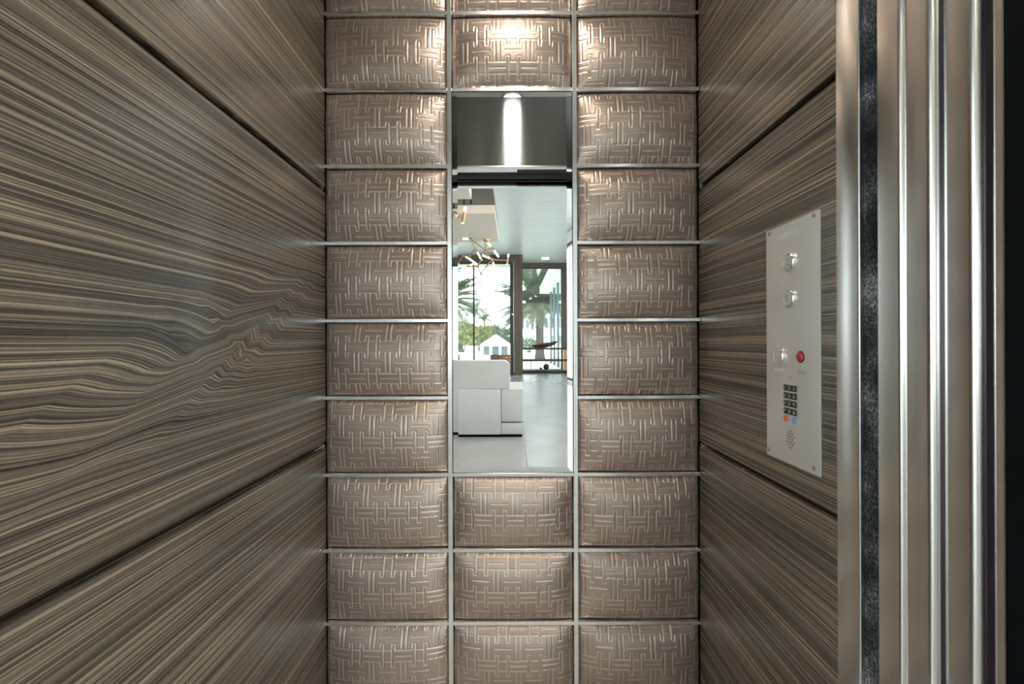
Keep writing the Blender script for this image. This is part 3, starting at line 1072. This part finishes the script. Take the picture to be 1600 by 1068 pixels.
# low shelf in front of the far window
RSH = 17.1
ysh = 2 * BACK - RSH
shelf = empty('console_shelf', (1.25, ysh, 0.0))
tag(shelf, 'long dark open console shelf in front of the far window', 'shelf')
sx0, sx1 = xc1 + 0.02, (886 - CX) * RSH / F
for za, zb in ((0.86, 0.93), (0.43, 0.505), (0.02, 0.10)):
    MB().box(sx0, sx1, ysh - 0.2, ysh + 0.2, za, zb, 0.004, 1).build('shelf_board', M['frame'], shelf)
for za, zb in ((0.10, 0.43), (0.505, 0.86)):
    MB().box(sx1 - 0.14, sx1 - 0.02, ysh - 0.19, ysh + 0.19, za, zb).build('end_block', M['oak'], shelf)
    MB().box(sx0 + 0.30, sx0 + 0.32, ysh - 0.19, ysh - 0.17, za, zb).build('upright', M['frame'], shelf)
MB().box(sx0, sx0 + 0.02, ysh - 0.2, ysh + 0.2, 0.0, 0.02).build('foot', M['frame'], shelf)
MB().box(sx1 - 0.02, sx1, ysh - 0.2, ysh + 0.2, 0.0, 0.02).build('foot', M['frame'], shelf)

# boat-shaped wooden bowl on the shelf
bx0, bx1 = (832.5 - CX) * RSH / F, (871 - CX) * RSH / F
bm = bmesh.new()
secs = []
n = 15
for i in range(n):
    s = i / (n - 1)
    wdt = 0.012 + 0.10 * math.sin(math.pi * min(1, s * 1.02)) ** 0.7 if 0 < i < n - 1 else 0.006
    dp = 0.02 + 0.13 * math.sin(math.pi * s) ** 0.6 if 0 < i < n - 1 else 0.02
    top = 1.02 + 0.17 * s
    low = max(0.932, top - dp - 0.03)
    x = bx0 + (bx1 - bx0) * s
    ring = []
    for a in range(9):
        an = math.pi * a / 8
        ring.append(bm.verts.new((x, ysh - wdt * math.cos(an), top - (top - low) * math.sin(an))))
    for a in range(9):
        an = math.pi * (8 - a) / 8
        ring.append(bm.verts.new((x, ysh - wdt * 0.8 * math.cos(an), top - (top - low) * 0.75 * math.sin(an))))
    secs.append(ring)
for i in range(n - 1):
    for a in range(18):
        b_ = (a + 1) % 18
        bm.faces.new((secs[i][a], secs[i][b_], secs[i + 1][b_], secs[i + 1][a]))
bm.faces.new(secs[0])
bm.faces.new(secs[-1][::-1])
q = MB()
q.bm.free()
q.bm = bm
bowl = q.build('boat_bowl', M['bowl'], smooth=True)
tag(bowl, 'long dark red wooden boat-shaped bowl on top of the console shelf', 'bowl')


def ball(px, R, r, z, label):
    c = Vector(((px - CX) * R / F, 2 * BACK - R, z + r))
    mb = MB()
    bmesh.ops.create_icosphere(mb.bm, subdivisions=2, radius=r)
    for v in mb.bm.verts:
        k = 1 + 0.07 * math.sin(v.co.x * 40) * math.cos(v.co.z * 37)
        v.co = Vector((v.co.x * k, v.co.y * k, max(v.co.z * k, -r))) + c
    o = mb.build('decor_ball', M['iron'], smooth=False)
    tag(o, label, 'ornament', 'dark balls on the console shelf')


ball(853.5, RSH, 0.115, 0.10, 'larger dark carved ball on the bottom board of the console shelf')
ball(845, RSH, 0.05, 0.10, 'smaller dark carved ball on the bottom board of the console shelf')

# slotted ceiling lamp of the room, plus unseen round lamps added for brightness
lamp_spots = [((852.5 - CX) * 16.6 / F, 2 * BACK - 16.6, 'three-slot recessed lamp in the ceiling near the far window', True)]
for k, (x, y) in enumerate(((-1.2, -1.0), (1.2, -1.0), (-1.2, -2.6), (1.5, -2.6))):
    nm = ('nearest the landing wall, left', 'nearest the landing wall, right', 'second from the landing wall, left', 'second from the landing wall, right')[k]
    lamp_spots.append((x, y, 'added unseen round lamp in the living room ceiling ' + nm, False))
for x, y, lab, slots in lamp_spots:
    L = empty('recessed_or_added_lamp', (x, y, RC))
    tag(L, lab, 'lamp', 'recessed lamps of the living room')
    if slots:
        for k in (-1, 0, 1):
            MB().box(x + k * 0.09 - 0.028, x + k * 0.09 + 0.028, y - 0.12, y + 0.12, RC - 0.012, RC, 0.002, 1).build('lens', M['lens'], L)
    else:
        MB().lathe([(0.10, 0.0), (0.10, -0.008), (0.085, -0.012), (0.08, -0.002)], (x, y, RC), 'z', 28).build('trim_ring', M['white_paint'], L, smooth=True)
        MB().lathe([(0.079, -0.001), (0.07, -0.005), (0.01, -0.006)], (x, y, RC), 'z', 28).build('lens', M['lens'], L, smooth=True)
        ld = bpy.data.lights.new('lamp_light', 'AREA')
        ld.shape = 'DISK'
        ld.size = 0.16
        ld.energy = ADDED_LAMP
        ld.color = (1.0, 0.92, 0.80)
        lo = bpy.data.objects.new('lamp_light', ld)
        COL.objects.link(lo)
        lo.parent = L
        lo.location = (0, 0, -0.02)

# ------------------------------------------------------------------ outside
ground = MB().box(-60, 60, -140, 20, -0.35, -0.12).build('ground', M['paving'])
structure(ground, 'pale paving and waterside ground outside')
lawn = MB().box(-9, 12, -34, -16.5, -0.12, -0.101).build('lawn', M['grass'])
tag(lawn, 'light green lawn beyond the far windows', 'grass', kind='stuff')


def frond_mesh(length, width, droop, n=22):
    mb = MB()
    pts = []
    for i in range(n + 1):
        s = i / n
        pts.append(Vector((length * (s - 0.10 * s * s * droop), 0, -droop * length * 0.42 * s * s)))
    for i in range(n):
        a, b = pts[i], pts[i + 1]
        r = 0.035 * (1 - i / n) + 0.006
        mb.tube(a, b, r, r * 0.95, 5, False)
    for i in range(2, n + 1):
        s = i / n
        wl_ = width * (0.35 + 0.65 * math.sin(math.pi * min(1, s * 0.85 + 0.12)))
        p = pts[i]
        d_ = (pts[i] - pts[i - 1]).normalized()
        for k in range(2):
            off = d_ * (-k * length / n / 2)
            for sd_ in (-1, 1):
                tip = p + off + d_ * wl_ * 0.62 + Vector((0, sd_ * wl_, -wl_ * 0.25 - 0.12 * random.random() * wl_))
                mid = (p + off) * 0.45 + tip * 0.55 + Vector((0, 0, 0.05 * wl_))
                t_ = d_ * 0.035
                mb.quad(p + off - t_, mid - t_ * 1.2, tip, mid + t_ * 1.2)
    bmesh.ops.recalc_face_normals(mb.bm, faces=mb.bm.faces)
    me = bpy.data.meshes.new('frond')
    mb.bm.to_mesh(me)
    mb.bm.free()
    me.materials.append(M['leaf1'])
    return me


FRONDS = [frond_mesh(3.3, 0.75, 0.35), frond_mesh(3.3, 0.72, 0.85), frond_mesh(3.1, 0.70, 1.35)]


def palm(c, height, rad, scale, nfr, label):
    t_ = empty('palm_tree', c)
    tag(t_, label, 'palm tree', 'palm trees in the garden')
    # trunk with a relief of diamond leaf scars
    seg, rings = 28, 70
    bm_ = bmesh.new()
    prev = None
    for i in range(rings + 1):
        s = i / rings
        rr = rad * (1.25 - 0.35 * min(1, s * 4) + (0.55 * max(0, s - 0.82) / 0.18 if s > 0.82 else 0))
        ring = []
        for k in range(seg):
            an = 2 * math.pi * k / seg
            dd = abs(math.sin(an * 7 + s * 36)) * abs(math.sin(an * 7 - s * 36))
            r_ = rr * (1 + 0.16 * dd)
            ring.append(bm_.verts.new((c.x + r_ * math.cos(an), c.y + r_ * math.sin(an), c.z + s * height)))
        if prev:
            for k in range(seg):
                bm_.faces.new((prev[k], prev[(k + 1) % seg], ring[(k + 1) % seg], ring[k]))
        prev = ring
    bm_.faces.new(prev)
    q_ = MB()
    q_.bm.free()
    q_.bm = bm_
    q_.build('trunk', M['bark'], t_)
    for i in range(nfr):
        el = random.random()
        az = i * 2.39996
        o = bpy.data.objects.new('frond', FRONDS[0 if el > 0.66 else (1 if el > 0.3 else 2)])
        COL.objects.link(o)
        o.parent = t_
        o.location = (0, 0, height - 0.1)
        o.scale = (scale,) * 3
        pitch = math.radians(2 + 80 * el)
        o.rotation_euler = (Matrix.Rotation(az, 3, 'Z') @ Matrix.Rotation(-pitch, 3, 'Y')).to_euler()
    return t_


RP = 31.0
palm(refl(843.5, 562, RP) * Vector((1, 1, 0)) if False else Vector(((843.5 - CX) * RP / F, 2 * BACK - RP, -0.10)), 3.75, 0.27, 1.0, 90,
     'big date palm with thick trunk on the lawn outside the far window')
palm(Vector((-4.9, 2 * BACK - 30.0, -0.10)), 3.9, 0.26, 1.0, 46, 'date palm on the lawn outside the wide window')
palm(Vector(((741 - CX) * 90 / F, 2 * BACK - 90, -0.12)), 7.3, 0.18, 0.85, 26, 'slim distant palm rising above the shrubs')
palm(Vector(((757 - CX) * 97 / F, 2 * BACK - 97, -0.12)), 6.4, 0.18, 0.8, 24, 'shorter distant palm right of the slim one')


def shrub(c, rx, rz, mat, label, n=1500, leaf=0.22):
    t_ = empty('shrub', c)
    tag(t_, label, 'shrub', 'shrubs beyond the garden')
    mb = MB()
    for i in range(n):
        th = random.uniform(0, 2 * math.pi)
        ph = math.acos(random.uniform(-0.6, 1))
        k = random.uniform(0.72, 1.05) * (1 + 0.16 * math.sin(th * 5 + ph * 4) * math.sin(ph * 6))
        p = Vector((c.x + rx * k * math.sin(ph) * math.cos(th), c.y + rx * k * math.sin(ph) * math.sin(th), c.z + rz * 0.55 + rz * 0.5 * k * math.cos(ph)))
        a = Vector((random.gauss(0, 1), random.gauss(0, 1), random.gauss(0, 1))).normalized() * leaf
        b = a.orthogonal().normalized() * leaf * 0.6
        mb.quad(p - a, p - b, p + a, p + b)
    mb.build('foliage', mat, t_)
    for k in range(3):
        MB().tube((c.x + (k - 1) * 0.1, c.y, c.z), (c.x + (k - 1) * rx * 0.4, c.y, c.z + rz * 0.6), 0.09, 0.04, 8).build('stem', M['bark'], t_)
    return t_


def gpt(px, R):
    return Vector(((px - CX) * R / F, 2 * BACK - R, -0.12))


shrub(gpt(723, 58), 1.9, 3.7, M['leaf2'], 'yellow green tall shrub left of the thin mullion')
shrub(gpt(750, 63), 1.8, 3.4, M['leaf2'], 'yellow green shrub right of the thin mullion')
shrub(gpt(770, 68), 2.0, 3.6, M['leaf3'], 'mid green shrub above the tent roof')
shrub(gpt(788, 74), 1.9, 3.2, M['leaf3'], 'mid green shrub next to the column')
shrub(gpt(700, 63), 2.0, 3.4, M['leaf3'], 'mid green shrub at the edge of the mirror')
shrub(gpt(712, 45), 0.7, 1.2, M['leaf3'], 'small dark shrub in front of the white house', 500, 0.14)
shrub(gpt(826, 55), 1.2, 1.6, M['leaf3'], 'low green shrub left of the palm trunk', 600, 0.16)

# white tent-roofed pavilion
RT = 46.0
pc = gpt(775, RT)
pav = empty('pavilion', pc)
tag(pav, 'white pavilion with pyramid roof across the garden', 'pavilion')
hw = 23 * RT / F
zt, ze = CAMZ + 12 * RT / F, CAMZ - 3.5 * RT / F
mb = MB()
ap = Vector((pc.x, pc.y, zt))
rim = [Vector((pc.x + sx * hw * 1.0, pc.y + sy * hw, ze)) for sx, sy in ((-1, -1), (1, -1), (1, 1), (-1, 1))]
low = [r - Vector((0, 0, 0.18)) for r in rim]
va = mb.bm.verts.new(ap)
vr = [mb.bm.verts.new(r) for r in rim]
vl = [mb.bm.verts.new(r) for r in low]
for i in range(4):
    j = (i + 1) % 4
    mb.bm.faces.new((va, vr[i], vr[j]))
    mb.bm.faces.new((vr[i], vl[i], vl[j], vr[j]))
mb.bm.faces.new(vl)
mb.build('roof', M['tent'], pav)
for sx in (-1, -0.33, 0.33, 1):
    for sy in (-1, 1):
        MB().box(pc.x + sx * hw * 0.93 - 0.12, pc.x + sx * hw * 0.93 + 0.12, pc.y + sy * hw * 0.93 - 0.12, pc.y + sy * hw * 0.93 + 0.12, -0.12, ze - 0.15).build('post', M['tent'], pav)
MB().box(pc.x - hw * 0.8, pc.x + hw * 0.8, pc.y - hw * 0.8, pc.y + hw * 0.6, -0.12, ze - 0.16).build('wall', M['far_window'], pav)


def house(px0, px1, R, top, roof, label, rows=2, colsn=4):
    x0_, x1_ = (px0 - CX) * R / F, (px1 - CX) * R / F
    y = 2 * BACK - R
    t_ = empty('house', ((x0_ + x1_) / 2, y, -0.12))
    tag(t_, label, 'building', 'white houses across the water')
    z1 = CAMZ + (CY - top) * R / F
    MB().box(x0_, x1_, y - 6, y, -0.12, z1).build('wall', M['house'], t_)
    MB().box(x0_ - 0.3, x1_ + 0.3, y - 6.3, y + 0.3, z1, z1 + 0.25).build('roof', M['tent'], t_)
    for r in range(rows):
        for c in range(colsn):
            wx_ = x0_ + (x1_ - x0_) * (c + 0.5) / colsn
            hh = (z1 + 0.12) / rows
            ww = (x1_ - x0_) / colsn * 0.3
            MB().box(wx_ - ww, wx_ + ww, y, y + 0.06, -0.12 + hh * (r + 0.25), -0.12 + hh * (r + 0.8)).build('window', M['far_window'], t_)


house(700, 760, 78, 522, 0, 'low white house behind the yellow green shrubs', 1, 8)
house(812, 836, 75, 495, 0, 'white two storey house left of the palm trunk', 2, 3)
house(848, 880, 80, 492, 0, 'white two storey house right of the palm trunk', 2, 3)

# slim railing along the water
rail = empty('garden_railing', (-0.5, 2 * BACK - 40, -0.12))
tag(rail, 'slim dark railing along the water beyond the lawn', 'railing')
yr = 2 * BACK - 40
MB().box(-9, 8, yr - 0.03, yr + 0.03, 0.90, 0.95).build('handrail', M['frame'], rail)
for k in range(18):
    MB().box(-9 + k - 0.025, -9 + k + 0.025, yr - 0.025, yr + 0.025, -0.12, 0.90).build('post', M['frame'], rail)

# neighbouring wing of the house with glazed doors and a white eave
wing = empty('house_wing', (2.6, 2 * BACK - 22, -0.10))
tag(wing, 'glazed wing of the house with white eave beside the palm', 'building')
yw0, yw1 = 2 * BACK - 26.5, 2 * BACK - 18.2
MB().box(1.62, 4.5, 2 * BACK - 27.5, yw1, 4.05, 4.45).build('eave', M['white_paint'], wing)
for k in range(5):
    y = yw0 + (yw1 - yw0) * k / 4
    MB().box(2.14, 2.26, y - 0.07, y + 0.07, -0.10, 4.05).build('post', M['far_window'], wing)
for k in range(4):
    ya = yw0 + (yw1 - yw0) * k / 4 + 0.07
    yb = yw0 + (yw1 - yw0) * (k + 1) / 4 - 0.07
    MB().box(2.19, 2.205, ya, yb, -0.10, 4.05).build('glass_door', M['pane'], wing)
MB().box(4.3, 4.5, yw0, yw1, -0.10, 4.05).build('wall', M['house'], wing)
eave = MB().box(-6.8, xk, RYF - 1.3, RYF - 0.12, zh + 0.02, zh + 0.35).build('eave_overhang', M['white_paint'])
tag(eave, 'white roof overhang outside the wide window', 'eave')
